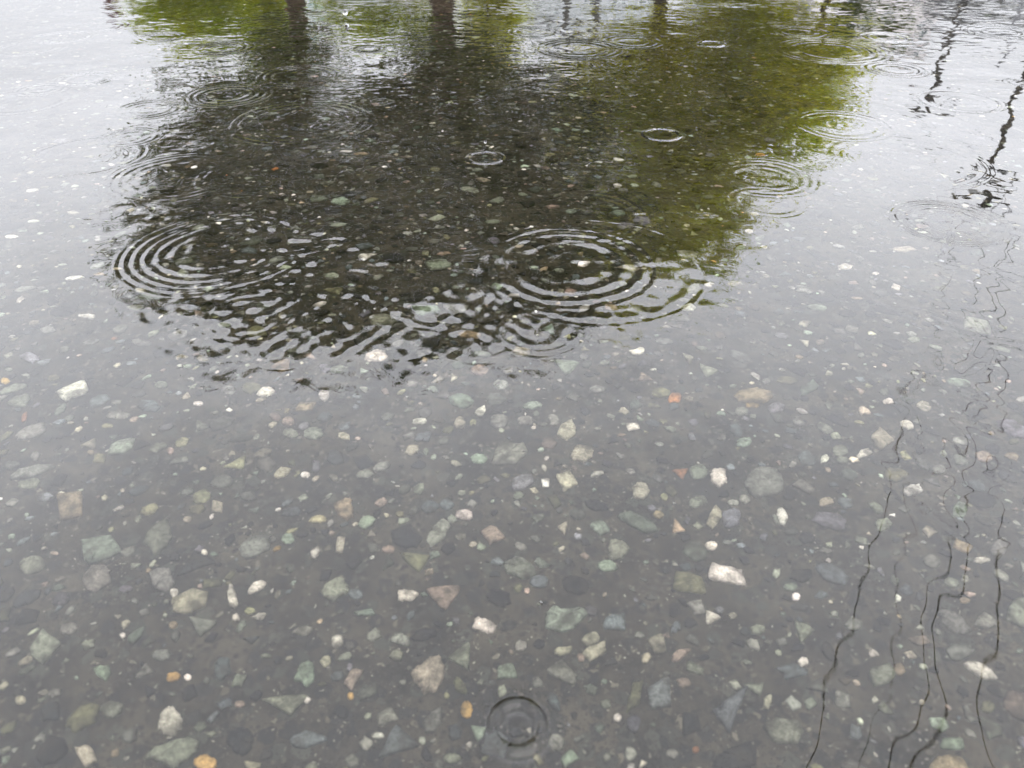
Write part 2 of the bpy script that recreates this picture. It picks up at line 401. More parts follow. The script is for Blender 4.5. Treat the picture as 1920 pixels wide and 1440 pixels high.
ii = (np.arange(nr - 1)[:, None] * NC + np.arange(NC - 1)[None]).ravel()
wq = np.stack([ii, ii + 1, ii + NC + 1, ii + NC], 1)
ov_ = np.array([(-8, -6, 0), (8, -6, 0), (8, 9, 0), (-8, 9, 0)])
b0 = len(wv)
c00, c01, c10, c11 = 0, NC - 1, (nr - 1) * NC, nr * NC - 1
oq = np.array([(b0, b0 + 1, c01, c00), (b0 + 1, b0 + 2, c11, c01), (b0 + 2, b0 + 3, c10, c11), (b0 + 3, b0, c00, c10)])
water = np_mesh('water', np.vstack([wv, ov_]), [wq, oq], M_WATER)
tag(water, 'clear shallow rainwater covered in spreading raindrop rings', kind='structure')

# ------------------------------------------------------------------ stones
COL = dict(W=(.35,.34,.32), C=(.185,.175,.143), T=(.145,.118,.082), O=(.27,.125,.05), R=(.16,.075,.042), P=(.15,.12,.105), G=(.105,.115,.095),
           M=(.105,.130,.108), g=(.095,.097,.09), B=(.058,.068,.075), L=(.078,.077,.092), D=(.010,.0105,.012), Y=(.085,.085,.052), K=(.26,.17,.065))
CNAME = dict(W='white', C='cream', T='tan', O='orange', R='orange red', P='dull pink', G='pale grey green', M='mint green', g='grey', B='blue grey',
             L='lavender grey', D='dark slate', Y='olive', K='yellow orange')
SNAME = dict(a='angular', r='rounded', l='long thin', q='four-cornered', t='three-cornered', s='lumpy')
# x y w h turn colour shape, as seen in the photograph
ST = """136 735 60 26 20 W q;35 752 48 24 5 G a;10 715 18 12 0 K r;24 730 56 14 18 G l;46 782 10 22 -20 R l;58 810 60 26 12 g a;222 780 48 15 6 g s;187 751 40 22 20 B a;280 762 45 22 0 B a;302 722 25 14 0 G r;
372 757 20 9 5 W r;430 732 28 18 0 g r;498 735 36 20 5 W r;609 742 22 22 30 W a;573 762 42 17 4 T q;865 752 48 28 -5 M r;902 772 24 16 30 W a;862 793 22 24 0 C a;936 790 34 28 0 g r;787 790 28 13 -5 W a;
540 790 26 18 0 P r;588 813 38 24 -5 G r;545 813 30 18 -10 G r;645 818 24 14 -10 C a;512 797 18 12 20 C a;320 845 14 14 40 P a;187 860 26 18 0 Y q;171 849 14 9 0 T r;62 885 90 20 14 g l;55 908 44 18 8 G a;
130 950 56 62 -15 T q;190 1030 72 50 15 M q;300 1005 46 74 -35 G s;480 1022 66 40 20 g a;407 950 22 24 0 C q;370 955 32 17 8 Y r;352 974 18 12 10 C r;415 903 44 24 8 g r;530 884 36 20 20 C s;573 890 19 12 0 W r;
592 875 15 24 -10 L q;592 897 16 10 30 C a;685 888 36 17 8 G a;648 952 44 42 -35 T s;688 980 36 26 5 M a;806 950 36 24 5 B r;838 946 28 22 5 B r;870 965 34 20 -5 W s;924 1005 48 36 -20 P a;763 1010 60 38 0 D a;
822 1000 58 32 38 G a;638 1022 16 32 -5 C q;728 1030 24 15 0 P r;383 1035 12 11 0 W r;785 915 20 24 -20 G a;898 860 34 20 0 M r;772 843 30 20 20 C a;955 850 70 46 10 g a;304 1085 54 46 -30 g a;357 1128 76 44 18 C a;
398 1094 38 17 2 Y q;436 1118 18 48 8 W l;482 1100 42 18 28 W l;486 1156 28 15 10 W s;443 1158 16 16 -30 W a;376 1172 52 40 -25 G t;236 1105 30 15 5 L a;236 1170 20 15 30 C a;325 1172 17 14 20 T r;628 1105 54 40 20 G s;
667 1113 28 19 5 B r;765 1117 40 24 -5 W s;833 1122 64 46 5 P t;683 1148 42 12 0 M q;568 1183 42 17 8 G a;632 1202 22 26 -10 W r;910 1172 48 28 -10 W s;573 1262 36 48 -15 M s;645 1232 30 14 20 G l;610 1240 22 22 0 C s;
663 1270 24 46 -35 P q;742 1230 30 24 15 G a;802 1265 64 78 -5 C s;865 1235 46 52 15 G t;950 1258 38 28 5 M q;325 1269 28 18 10 K r;352 1270 14 13 0 W r;192 1262 34 30 0 M a;418 1255 34 46 -15 B s;535 1322 88 40 0 G t;
575 1312 16 14 0 W r;320 1353 46 58 -10 W s;385 1430 46 32 -5 K r;325 1415 110 52 15 G s;162 1415 30 46 30 C q;210 1330 48 34 15 G a;450 1390 50 54 0 D r;875 1330 24 34 0 K r;896 1370 32 34 -30 M t;578 1385 70 32 12 B s;
850 1422 36 20 0 G s;709 1379 22 13 0 W r;657 1305 13 15 -20 K r;38 1313 22 18 20 C r;85 1215 50 62 -25 G q;48 1240 34 14 30 C l;500 1230 22 8 0 G l;1365 1078 74 36 -18 W q;1062 1158 84 52 10 M s;1152 1165 42 34 0 B q;
1333 1160 32 25 -25 W t;1232 1206 36 38 0 C q;1117 1220 50 28 28 C s;1108 1198 34 24 25 C r;1056 1220 36 16 10 C l;1190 1305 26 70 -20 Y s;1277 1225 44 18 35 P l;1303 1253 36 20 -25 G q;1282 1280 30 20 -10 P a;1108 1292 26 22 0 M a;
1370 1330 66 90 0 B t;1470 1370 80 46 -5 G a;1506 1240 20 18 0 W r;1485 1258 62 32 0 B s;1655 1264 50 44 0 G a;1580 1310 30 38 10 g a;1840 1258 70 26 -32 W l;1778 1440 80 52 0 T r;1912 1150 52 60 0 G a;1850 1162 44 30 -10 g a;
1723 1200 44 20 -10 P a;1639 1225 22 15 -20 W a;1810 1125 22 12 0 T r;1540 1115 26 16 0 B a;1482 1100 28 15 5 M r;1684 1122 12 17 0 W q;1785 1092 30 18 -15 G r;1440 1315 16 28 0 C a;1785 1393 46 24 0 M q;1297 1357 34 44 0 D q;
1237 1300 46 56 10 B q;1158 1345 16 16 0 W r;1043 1392 32 32 0 g r;1305 1405 15 13 0 R r;1852 1325 28 26 0 Y r;1433 905 74 60 0 g r;1347 895 32 38 10 W s;1310 885 36 28 10 G r;1275 883 27 22 -30 R t;1265 746 27 20 20 O s;
1240 736 36 19 -10 Y a;1290 747 22 8 0 C l;1412 743 76 30 0 T r;1411 760 28 12 0 K s;1455 765 36 19 10 L r;1515 728 40 20 30 M q;1612 733 20 12 -30 P t;1665 752 22 11 0 W s;1797 718 50 16 -8 M r;1732 762 30 19 -20 C r;
1700 796 28 17 -15 W r;1653 824 40 34 -40 C q;1845 856 34 26 -30 P a;1680 891 46 28 -5 Y s;1712 918 38 20 10 W s;1467 968 20 36 15 W r;1456 973 10 24 35 g l;1340 970 26 46 -15 C a;1370 970 36 38 -10 L a;1555 976 66 32 -12 L a;
1196 979 80 26 -25 M l;1125 990 40 28 -25 M a;1055 990 20 28 0 C t;1063 900 32 36 25 C q;1202 920 34 34 0 C r;1092 850 44 34 5 C s;1062 808 38 34 20 C a;998 760 38 15 5 M r;985 788 30 18 5 g r;1333 1023 24 17 0 W r;
1235 965 20 14 -20 T r;1222 952 18 12 -20 L r;1512 860 36 28 -25 B a;1546 860 18 13 20 W a;1620 850 32 16 20 W s;1575 845 30 22 0 G r;1805 1025 36 18 -25 T q;1872 1030 30 36 -40 g a;1800 955 30 30 0 M a;1842 1050 32 12 5 W l;
1550 940 28 18 0 C s;1585 943 30 20 -10 B a;1308 940 36 20 20 G a;1187 800 26 15 0 W q;62 357 27 6 8 W r;64 415 24 6 6 W r;138 400 26 9 -4 C r;140 522 38 8 6 W r;22 444 26 7 0 W r;47 543 46 11 6 g s;
163 594 34 11 -4 W s;90 619 32 15 8 g a;265 643 40 14 -5 g s;256 578 36 10 6 g a;264 545 22 8 -8 C r;380 673 24 13 -8 C r;530 688 36 24 30 T s;705 667 48 22 4 W s;635 693 34 16 8 G r;610 691 24 16 -15 L r;
900 695 34 22 10 P s;880 628 44 14 -6 T r;690 481 36 12 12 W a;683 462 36 14 -4 B a;735 484 48 18 -4 D r;832 476 27 7 4 T l;600 571 28 9 14 W l;529 591 14 10 0 C r;625 547 38 13 4 Y t;480 622 40 24 10 Y a;
620 518 30 12 -3 G r;786 492 14 8 0 C r;799 583 54 20 -5 M s;924 416 30 8 4 G r;905 338 30 8 -4 C a;931 376 30 12 6 G s;696 376 30 11 12 Y a;599 372 36 13 0 G a;638 378 36 16 -6 M a;1179 503 44 11 -6 C a;
1069 547 24 10 -6 P q;1036 388 27 7 4 P a;1070 397 22 8 0 M r;1288 478 40 14 -6 g s;1404 434 16 9 -4 W a;1388 465 20 9 0 M a;1432 464 14 6 -15 W q;1425 447 20 10 28 G l;1585 501 30 13 -3 W a;1697 468 52 13 -3 C s;
1600 531 20 8 0 P q;1642 513 14 6 -5 W r;1680 539 17 10 -25 W q;1380 534 34 11 -4 C q;1300 541 28 19 4 G s;1330 534 20 9 0 W s;1510 607 25 13 -3 C a;1289 576 34 14 -3 W s;1283 563 24 7 0 g r;1532 577 38 11 -4 M r;
1194 659 30 14 8 W s;1288 673 22 17 -20 C t;1325 695 40 22 -30 G t;1507 642 20 12 -20 C t;1598 618 26 12 -12 g q;1713 637 24 12 0 G r;975 660 40 20 5 C s;1062 690 50 30 -8 M t;1028 618 26 22 0 M t;1245 640 36 13 -3 g r;
1160 300 21 7 -8 W a;1158 349 17 8 -15 W a;1185 331 20 6 0 G r;1069 326 28 9 -4 B r;1425 291 19 6 0 O r;677 289 29 6 0 T r;650 284 26 4 0 W r;450 1320 20 14 0 P r;1140 1060 40 22 -10 M r;1010 1090 36 24 0 B a;
1395 830 30 18 10 M r;1120 730 30 14 0 g r;420 610 24 10 0 G r;1760 880 26 18 0 g r;1600 1170 34 24 0 g r;700 1190 30 24 20 G a;130 1180 34 22 10 g r;60 1060 50 34 10 G r;540 1010 26 20 0 M r;1420 1180 30 20 0 G a"""
def outline(w, h, rot, shape, rs):
    n = dict(a=6, r=9, l=7, q=4, t=3, s=9)[shape]
    jr = dict(a=.32, r=.09, l=.20, q=.12, t=.12, s=.32)[shape]
    off = rs.random() * 2 * PI if shape in 'arls' else PI / 4 + rs.normal() * .12
    an = off + (np.arange(n) + rs.normal(0, .12, n)) / n * 2 * PI
    rad = 1 + rs.uniform(-jr, jr, n)
    if shape == 'q': rad *= 1.22
    if shape == 't': rad *= 1.3
    p = np.stack([np.cos(an) * rad, np.sin(an) * rad], 1)
    for k in range(2):
        q = {'q': .93, 't': .93, 'a': .91, 'l': .88, 's': .88, 'r': .77}[shape] if k == 0 else .75
        a = p * q + np.roll(p, -1, 0) * (1 - q); b = p * (1 - q) + np.roll(p, -1, 0) * q
        p = np.stack([a, b], 1).reshape(-1, 2)
    p += rs.normal(0, .045, p.shape)
    p = p - (p.max(0) + p.min(0)) / 2
    p = p / ((p.max(0) - p.min(0)) / 2)
    p = p * np.array([w / 2, h / 2])
    if abs(rot) < 16:
        pass
    c, s = math.cos(math.radians(rot)), math.sin(math.radians(rot))
    return np.stack([p[:, 0] * c - p[:, 1] * s, p[:, 0] * s + p[:, 1] * c], 1)
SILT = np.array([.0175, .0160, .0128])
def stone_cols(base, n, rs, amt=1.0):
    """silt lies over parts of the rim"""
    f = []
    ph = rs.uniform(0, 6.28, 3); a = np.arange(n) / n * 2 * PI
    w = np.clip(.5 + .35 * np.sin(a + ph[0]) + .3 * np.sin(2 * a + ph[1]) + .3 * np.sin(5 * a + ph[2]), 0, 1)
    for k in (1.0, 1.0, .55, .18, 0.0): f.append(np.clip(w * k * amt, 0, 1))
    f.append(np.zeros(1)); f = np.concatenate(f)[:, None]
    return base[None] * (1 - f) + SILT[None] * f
def stone_geo(poly, z0, rs, rise=None):
    """poly: (n,2) outline on the bed, metres. Closed skirt below the bed, chamfer, domed uneven top."""
    c = poly.mean(0); size = np.sqrt(np.ptp(poly[:, 0]) * np.ptp(poly[:, 1]))
    rise = rise if rise is not None else min(.0042, .0008 + size * .12)
    n = len(poly); rings_ = []
    tilt = rs.normal(0, .035, 2)
    for sc_, zz in ((1.0, -.0015), (1.0, rise * .35), (.93, rise * .78), (.66, rise * 1.0), (.33, rise * 1.06)):
        q = c + (poly - c) * sc_
        z = z0 + zz + ((q - c) @ tilt if zz > 0 else 0) + (rs.normal(0, rise * .08, n) if zz > rise * .5 else 0)
        rings_.append(np.column_stack([q, np.broadcast_to(z, n)]))
    v = np.vstack(rings_ + [np.array([[c[0], c[1], z0 + rise * 1.06]])])
    q = np.array([(r * n + k, r * n + (k + 1) % n, (r + 1) * n + (k + 1) % n, (r + 1) * n + k) for r in range(4) for k in range(n)])
    t = np.array([(4 * n + k, 4 * n + (k + 1) % n, 5 * n) for k in range(n)])
    return v, q, t
M_STONE = stone_mat('pebble_stone', .75); M_GRAVEL = stone_mat('gravel_stone', .8)
LANDMARK = {(136,735): 'bright white plank-shaped stone', (130,950): 'tall tan slab stone', (190,1030): 'large mint four-cornered stone', (357,1128): 'veined cream leaf-shaped stone',
            (320,1353): 'lumpy white swirled stone', (385,1430): 'yellow orange stone', (802,1265): 'large upright cream-grey stone', (763,1010): 'large dark slate stone', (1062,1158): 'jagged mint star-like stone',
            (1365,1078): 'large white diamond stone', (1232,1206): 'square cream stone', (1433,905): 'big round grey stone', (1265,746): 'bright orange stone', (1840,1258): 'pointed white sliver stone',
            (690,481): 'white stone in the tree reflection', (1585,501): 'white stone beside the rings', (705,667): 'lumpy white clustered stone', (1179,503): 'cream stone inside the rings',
            (163,594): 'small white stone far left', (1425,291): 'small far orange stone', (1555,976): 'lavender grey slab stone'}
items = []
for s_ in ST.replace('\n', '').split(';'):
    a = s_.split()
    if len(a) < 7: continue
    items.append((float(a[0]), float(a[1]), float(a[2]), float(a[3]), float(a[4]), a[5], a[6]))
taken = []                                                # x, y, r on the bed
stones = []
rs = np.random.default_rng(3)
for (x, y, w, h, rot, c, s) in items:
    o = outline(w, h, rot, s, rs)
    poly = np.array([bed_pt(x + u, y - v) for u, v in o])
    ctr = poly.mean(0); size = float(np.sqrt(np.ptp(poly[:, 0]) * np.ptp(poly[:, 1])))
    stones.append(dict(px=(x, y), poly=poly, c=c, s=s, ctr=ctr, size=size, w=w * h))
    taken.append((ctr[0], ctr[1], max(np.ptp(poly[:, 0]), np.ptp(poly[:, 1])) * .5))
# unlisted stones: sizes and colours as on the rest of the bed
CW = dict(D=.30, g=.22, B=.11, G=.16, M=.05, Y=.09, L=.05, P=.03, C=.045, T=.02, W=.02, O=.0012, R=.0015, K=.0015)
keys = list(CW); pw = np.array([CW[k] for k in keys]); pw /= pw.sum()
grid = {}
CELL = .03
def put(x, y, r): grid.setdefault((int(x // CELL), int(y // CELL)), []).append((x, y, r))
def free(x, y, r, gap=.84):
    R = int((r + .034) // CELL) + (0 if r < .004 else 1) if False else 1 + (r > .02); cx, cy = int(x // CELL), int(y // CELL)
    for i in range(cx - R, cx + R + 1):
        for j in range(cy - R, cy + R + 1):
            for (a, b, q) in grid.get((i, j), ()):
                if (a - x) ** 2 + (b - y) ** 2 < ((r + q) * gap) ** 2: return False
    return True
for t_ in taken: put(*t_)
def rand_poly(r, shape, rs):
    o = outline(2 * r, 2 * r * rs.uniform(.5, .95), rs.uniform(-90, 90), shape, rs)
    return o
extra = []
fill = []
def rand_xy():
    while True:
        y = -.05 + 3.25 * rs.random(); hw = min(.42 + .80 * max(y, 0), .15 + .86 * y + .3); x = rs.uniform(-1, 1) * hw
        if rs.random() < hw / 3.0: return x, y
def col_var(c, rs, k=1.0):
    b = np.array(COL[c]) * (1 + rs.normal(0, .16)) * (1 + rs.normal(0, .022, 3))
    return np.clip(b * k, .006, .7)
for lo, hi, tries in ((.0095, .0140, 850), (.0065, .0095, 5000), (.0042, .0065, 15500), (.0026, .0042, 36000), (.0014, .0026, 44000)):
    for _ in range(tries):
        x, y = rand_xy(); r = rs.uniform(lo, hi)
        if r < .0024 and y > 1.5: continue
        if not free(x, y, r): continue
        put(x, y, r)
        s = str(rs.choice(list('aaaarlqtss'))); c = keys[rs.choice(len(keys), p=pw)]
        if r > .0065 and c in 'WCTORK': c = str(rs.choice(list('gGBYD')))
        bright = r < .0028 and rs.random() < (.22 if y < .9 else .07)
        if bright: c = str(rs.choice(list('WCCgMGP')))
        if r > .0095: c = str(rs.choice(list('DDBgGL')))
        poly = rand_poly(r, s, rs) + np.array([x, y])
        fill.append(dict(poly=poly, c=c, s=s, ctr=np.array([x, y]), size=r * 1.7, r=r))
# project onto the photo to see which of them show largest
def project(x, y):
    p = np.array([x, y, -CAM_H - DEPTH * .75]); z = p @ F_V
    return 960 + F * p[0] / z, 720 - F * (p @ U_V) / z, z
for f in fill:
    u, v, z = project(*f['ctr']); f['px'] = (u, v)
    f['show'] = (f['size'] / z) ** 2 * (.5 if f['c'] == 'D' else 1) if (10 < u < 1910 and 10 < v < 1430) else 0
fill.sort(key=lambda f: -f['show'])
n_extra = 300 - len(stones)
extra, rest = fill[:n_extra], fill[n_extra:]
lm = [(np.array(s['ctr']), LANDMARK[k]) for k in LANDMARK for s in stones if s['px'] == k]
used = set()
def describe(s):
    own = LANDMARK.get(s['px']) if s in stones else None
    sz = 'large' if s['size'] > .020 else 'medium' if s['size'] > .011 else 'small'
    near = sorted(lm, key=lambda q: np.hypot(*(q[0] - s['ctr'])))
    if own: lab = f"{own}, {SNAME[s['s']]}, set in the wet asphalt"; used.add(lab); return lab
    for q in near:
        dx, dy = (s['ctr'] - q[0]) * 100
        a = f"{max(1, round(abs(dx)))} cm {'left' if dx < 0 else 'right'} of"; b = f"{max(1, round(abs(dy)))} cm {'beyond' if dy > 0 else 'nearer than'}"
        c_ = CNAME[s['c']]; l = q[1]
        if abs(dx) < .7: cand = [f"{sz} {c_} {SNAME[s['s']]} pebble {b} the {l}"]
        elif abs(dy) < .7: cand = [f"{sz} {c_} {SNAME[s['s']]} pebble {a} the {l}"]
        else: cand = [f"{c_} {SNAME[s['s']]} pebble {a[:-3]}, {b} the {l}", f"{sz} {c_} pebble {a[:-3]}, {b} the {l}"]
        for cc in cand:
            if len(cc.split()) <= 16 and cc not in used:
                used.add(cc); return cc
    return f"{CNAME[s['c']]} pebble"
PEB = []
for s in stones + extra:
    ctr = s['ctr']; z0 = float(ground_z(ctr[0], ctr[1]))
    v, q, t = stone_geo(s['poly'], z0, rs)
    v = v - np.array([ctr[0], ctr[1], z0])
    k = 1.0
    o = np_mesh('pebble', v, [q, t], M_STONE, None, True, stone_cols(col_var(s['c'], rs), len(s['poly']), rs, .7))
    o.location = (ctr[0], ctr[1], z0)
    tag(o, describe(s), 'pebble', 'stones showing in the asphalt under the water')
    PEB.append(o)
V, Q, T_, K_, n0 = [], [], [], [], 0
for f in rest:
    z0 = float(ground_z(f['ctr'][0], f['ctr'][1]))
    v, q, t = stone_geo(f['poly'], z0, rs, rise=min(.0026, .0003 + f['r'] * .32))
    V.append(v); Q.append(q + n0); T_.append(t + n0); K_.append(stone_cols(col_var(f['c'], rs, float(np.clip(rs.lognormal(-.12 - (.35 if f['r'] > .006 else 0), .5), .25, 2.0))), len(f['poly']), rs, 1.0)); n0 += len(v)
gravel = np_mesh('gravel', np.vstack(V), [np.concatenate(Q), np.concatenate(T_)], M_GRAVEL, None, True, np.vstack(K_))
tag(gravel, 'small mixed gravel packed between the larger stones', 'gravel', kind='stuff')

# ------------------------------------------------------------------ drops and bubbles
def sphere(r, seg=16, rings_=10, squash=1.0, half=False):
    v, q = [], []
    for i in range(rings_ + 1):
        th = (PI / 2 if half else PI) * i / rings_
        for k in range(seg):
            a = 2 * PI * k / seg
            v.append((r * math.sin(th) * math.cos(a), r * math.sin(th) * math.sin(a), r * math.cos(th) * squash))
    for i in range(rings_):
        for k in range(seg): q.append((i * seg + k, (i + 1) * seg + k, (i + 1) * seg + (k + 1) % seg, i * seg + (k + 1) % seg))
    return np.array(v), np.array(q)
for (x, y, px, hz, lab) in ((910, 266, 5, .016, 'clear raindrop thrown up over the bright ring in the dark tree reflection'),
                            (647, 23, 8, .015, 'largest clear raindrop, falling in front of the leafy reflection')):
    d = ray(x, y); t = (CAM_H - hz) / -d[2]; p = d * t + np.array([0, 0, CAM_H])
    r = px / 2 / F * t
    v, q = sphere(r, squash=1.12)
    o = np_mesh('raindrop', v, q, M_DROP); o.location = p
    tag(o, lab, 'raindrop', 'raindrops in the air')
M_BUB = bpy.data.materials.new('bubble_film'); M_BUB.use_nodes = True
t = M_BUB.node_tree; t.nodes.clear()
fr = N(t, 'ShaderNodeLayerWeight'); fr.inputs[0].default_value = .35
tr_ = N(t, 'ShaderNodeBsdfTransparent'); gl = N(t, 'ShaderNodeBsdfGlossy'); gl.inputs['Roughness'].default_value = .02
ms = N(t, 'ShaderNodeMixShader'); t.links.new(fr.outputs['Fresnel'], ms.inputs[0]); t.links.new(tr_.outputs[0], ms.inputs[1]); t.links.new(gl.outputs[0], ms.inputs[2])
oo = N(t, 'ShaderNodeOutputMaterial'); t.links.new(ms.outputs[0], oo.inputs[0])
for (x, y, px, lab) in ((1015, 1129, 9, 'tiny clear bubble floating just beyond the jagged mint star-like stone'), (236, 287, 11, 'tiny clear bubble floating inside the wide faint ring at left')):
    p = water_pt(x, y); r = px / 2 * scale_at(x, y)
    v, q = sphere(r, half=True, rings_=6)
    o = np_mesh('bubble', v, q, M_BUB); o.location = (p[0], p[1], float(water_h(np.array([p[0]]), np.array([p[1]]))[0]))
    tag(o, lab, 'bubble', 'bubbles on the water')

# ------------------------------------------------------------------ trees
M_LEAF = leaf_mat('leaves'); M_BARK = mat('bark', (.09, .07, .055), .9, (9, .45)); M_BARK2 = mat('reddish_bark', (.12, .078, .058), .9, (9, .45))
def gz(x, y): return float(ground_z(np.array(x), np.array(y)))
def tree(name, label, trunks, blobs, dist, leafcol, bark, group, leaf=.075, dens=1.0, seed=0):
    """trunks: (px x, px y low, trunk px width, top blob index list); blobs: (x, y, radius px, depth offset m, density)"""
    r_ = np.random.default_rng(seed)
    B = []
    for (x, y, rp, dz, de) in blobs:
        c = mirror_pt(x, y, dist + dz); d3 = np.linalg.norm(c); R = rp * d3 / F * math.cos(math.atan((720 - y) / F))
        B.append((c, R, de))
    base = mirror_pt(trunks[0][0], trunks[0][1], dist); root = empty(name, (base[0], base[1], gz(base[0], base[1])))
    tag(root, label, 'tree', group)
    twigs = MB()
    for (tx, ty, tw, ids) in trunks:
        p = mirror_pt(tx, ty, dist); z0 = gz(p[0], p[1]); w = tw * np.linalg.norm(p) / F / 2
        tops = [B[i] for i in ids]
        fork_h = max(1.7, .85 * min(t_[0][2] - t_[1] * .6 for t_ in tops)) if tops else p[2] + 1
        pts = [(p[0] + .03 * math.sin(k), p[1], z0 - .05 + (fork_h - z0) * k / 6) for k in range(7)]
        rad = np.array([w * 1.5, w * 1.15, w * 1.03, w, w * .95, w * .9, w * .82])
        tm = MB().tube(pts, rad, 12)
        ob = tm.build('trunk', bark, root, True)
        top = np.array(pts[-1])
        for i in ids:
            c, R, de = B[i]
            mid = (top + c) / 2 + np.array([r_.normal() * .15, r_.normal() * .15, .25 * R])
            s = np.linspace(0, 1, 9)[:, None]
            cv = (1 - s) ** 2 * top + 2 * s * (1 - s) * mid + s ** 2 * (c + np.array([0, 0, R * .5]))
            MB().tube(cv, np.linspace(w * .62, w * .12, 9), 8).build('limb', bark, root, True)
    V, Q, K, n0 = [], [], [], 0
    for (c, R, de) in B:
        ncl = int(11 + 24 * de * R)
        u = r_.normal(size=(ncl, 3)); u /= np.linalg.norm(u, axis=1)[:, None]
        cc = c + u * (R * r_.uniform(.25, 1.0, (ncl, 1)) ** .6) * np.array([1, 1, .85])
        if len(B) > 1 or True:
            near = trunks
        for j in range(ncl):
            twigs.tube(np.linspace(c * .6 + cc[j] * .4 + np.array([0, 0, -R * .1]), cc[j], 3), [.016, .011, .004], 4, False)
            nl = int(dens * de * 175 * max(.35, R)); sp = .16 * R + .10
            off = r_.normal(size=(nl, 3)) * sp * np.array([1, 1, .7])
            P = cc[j] + off
            a = r_.normal(size=(nl, 3)); a[:, 2] -= .5; a /= np.linalg.norm(a, axis=1)[:, None]
            b = np.cross(a, r_.normal(size=(nl, 3))); b /= np.linalg.norm(b, axis=1)[:, None] + 1e-6
            ln = leaf * r_.uniform(.7, 1.3, (nl, 1)); wd = ln * .42
            nn = np.cross(a, b)
            q4 = np.stack([P - a * ln / 2, P + b * wd / 2 - a * ln * .05 + nn * ln * .06, P + a * ln / 2, P - b * wd / 2 - a * ln * .05 + nn * ln * .06], 1).reshape(-1, 3)
            V.append(q4); Q.append(np.arange(nl * 4).reshape(-1, 4) + n0); n0 += nl * 4
            lc = np.array(leafcol) * r_.uniform(.65, 1.35) * np.array([r_.uniform(.85, 1.2), 1, r_.uniform(.6, 1.2)])
            K.append(np.repeat(lc * r_.uniform(.75, 1.25, (nl, 1)), 4, 0))
    cr_ = np_mesh('crown', np.vstack(V), np.concatenate(Q), M_LEAF, None, False, np.clip(np.vstack(K), 0, .6))
    cr_.parent = root; cr_.location = -root.location
    twigs.build('branches', bark, root, False)
    return root
TG = 'trees along the far edge of the water'
G1 = (.050, .072, .004); G2 = (.38, .39, .004); G3 = (.18, .21, .004); G4 = (.04, .055, .02)
tree('broad_tree', 'broad dark green tree with thick reddish trunk, its crown widest over the puddle', [(835, 40, 44, [0, 1, 2, 4, 6]), (562, 30, 32, [3, 5, 7])],
     [(820, 200, 150, 0, .9), (650, 330, 150, -.4, 1), (900, 400, 180, 0, 1.1), (470, 250, 115, 0, .8), (700, 500, 165, -.2, 1.2), (420, 420, 130, .2, 1), (960, 530, 105, -.3, 1), (480, 520, 115, .1, .9), (380, 180, 60, .3, .6),
      (640, 575, 75, -.2, 1), (810, 575, 75, .1, 1), (1010, 300, 130, .5, 1), (350, 500, 70, 0, .9), (330, 310, 60, .2, .7), (1060, 440, 120, 0, 1), (420, 600, 45, 0, .8), (520, 120, 60, .3, .7), (560, 210, 60, .3, .6), (700, 210, 80, .6, .6), (1000, 200, 90, .8, .8), (900, 150, 70, .9, .6), (1040, 540, 60, 0, .7), (400, 300, 60, 0, .7), (550, 610, 45, 0, 1), (800, 110, 60, .5, .5), (870, 90, 50, -.5, .5), (590, 90, 45, -.5, .5)],
     8.0, G1, M_BARK2, TG, seed=1, dens=1.45)
tree('bright_tree', 'bright yellow green leafy tree beside the broad dark one', [(1240, 20, 26, [0, 1, 3]), (1550, 10, 12, [2, 6])],
     [(1190, 170, 130, 0, 1), (1310, 210, 140, .3, 1.1), (1450, 150, 120, 0, 1.1), (1230, 340, 140, 0, 1.1), (1330, 360, 90, 0, 1), (1170, 450, 110, 0, 1), (1500, 200, 80, .2, 1), (1400, 60, 90, .4, 1), (1290, 470, 65, 0, .9),
      (1440, 260, 80, 0, .9), (1540, 110, 55, 0, .8), (1280, 60, 60, .4, .5), (1100, 250, 80, .2, .8)],
     9.5, G2, M_BARK, TG, seed=2, dens=1.7)
tree('small_tree', 'low rounded olive tree at the left end of the tree row', [(350, 5, 18, [0, 1])],
     [(350, 5, 80, 0, 1.2), (420, 20, 60, 0, 1.2), (300, 20, 40, .2, 1), (400, 48, 35, 0, .9), (470, -10, 60, .3, 1)], 14.0, G3, M_BARK, TG, seed=3, leaf=.1)
tree('slender_tree', 'narrow yellow green tree standing between the thick trunk and the posts', [(915, 10, 14, [0, 1])],
     [(915, -10, 45, 0, 1), (930, 40, 50, 0, 1), (900, 90, 60, .2, .9), (960, 25, 28, 0, .8), (880, 140, 50, .2, .8)], 12.0, (.30, .31, .006), M_BARK, TG, seed=4)
tree('column_tree', 'narrow dark green tree crossed by the second dark trunk', [(505, 0, 16, [0, 1])],
     [(500, 0, 45, 0, 1.1), (520, 60, 45, 0, 1.1), (530, 120, 50, 0, 1), (640, 10, 50, 0, .9), (715, 20, 60, .3, .9), (790, 25, 60, .3, .9), (680, 55, 35, .4, .6), (470, 190, 40, .2, .6)], 11.0, G3, M_BARK, TG, seed=5)
tree('far_bush_tree', 'small dark green tree in front of the pale apartment block', [(1620, 0, 8, [0, 1])],
     [(1600, 20, 26, 0, .9), (1580, 35, 22, 0, .9), (1680, 52, 20, 0, .8), (1650, 42, 18, .5, .7)], 22.0, G1, M_BARK, TG, seed=6, leaf=.13, dens=.7)

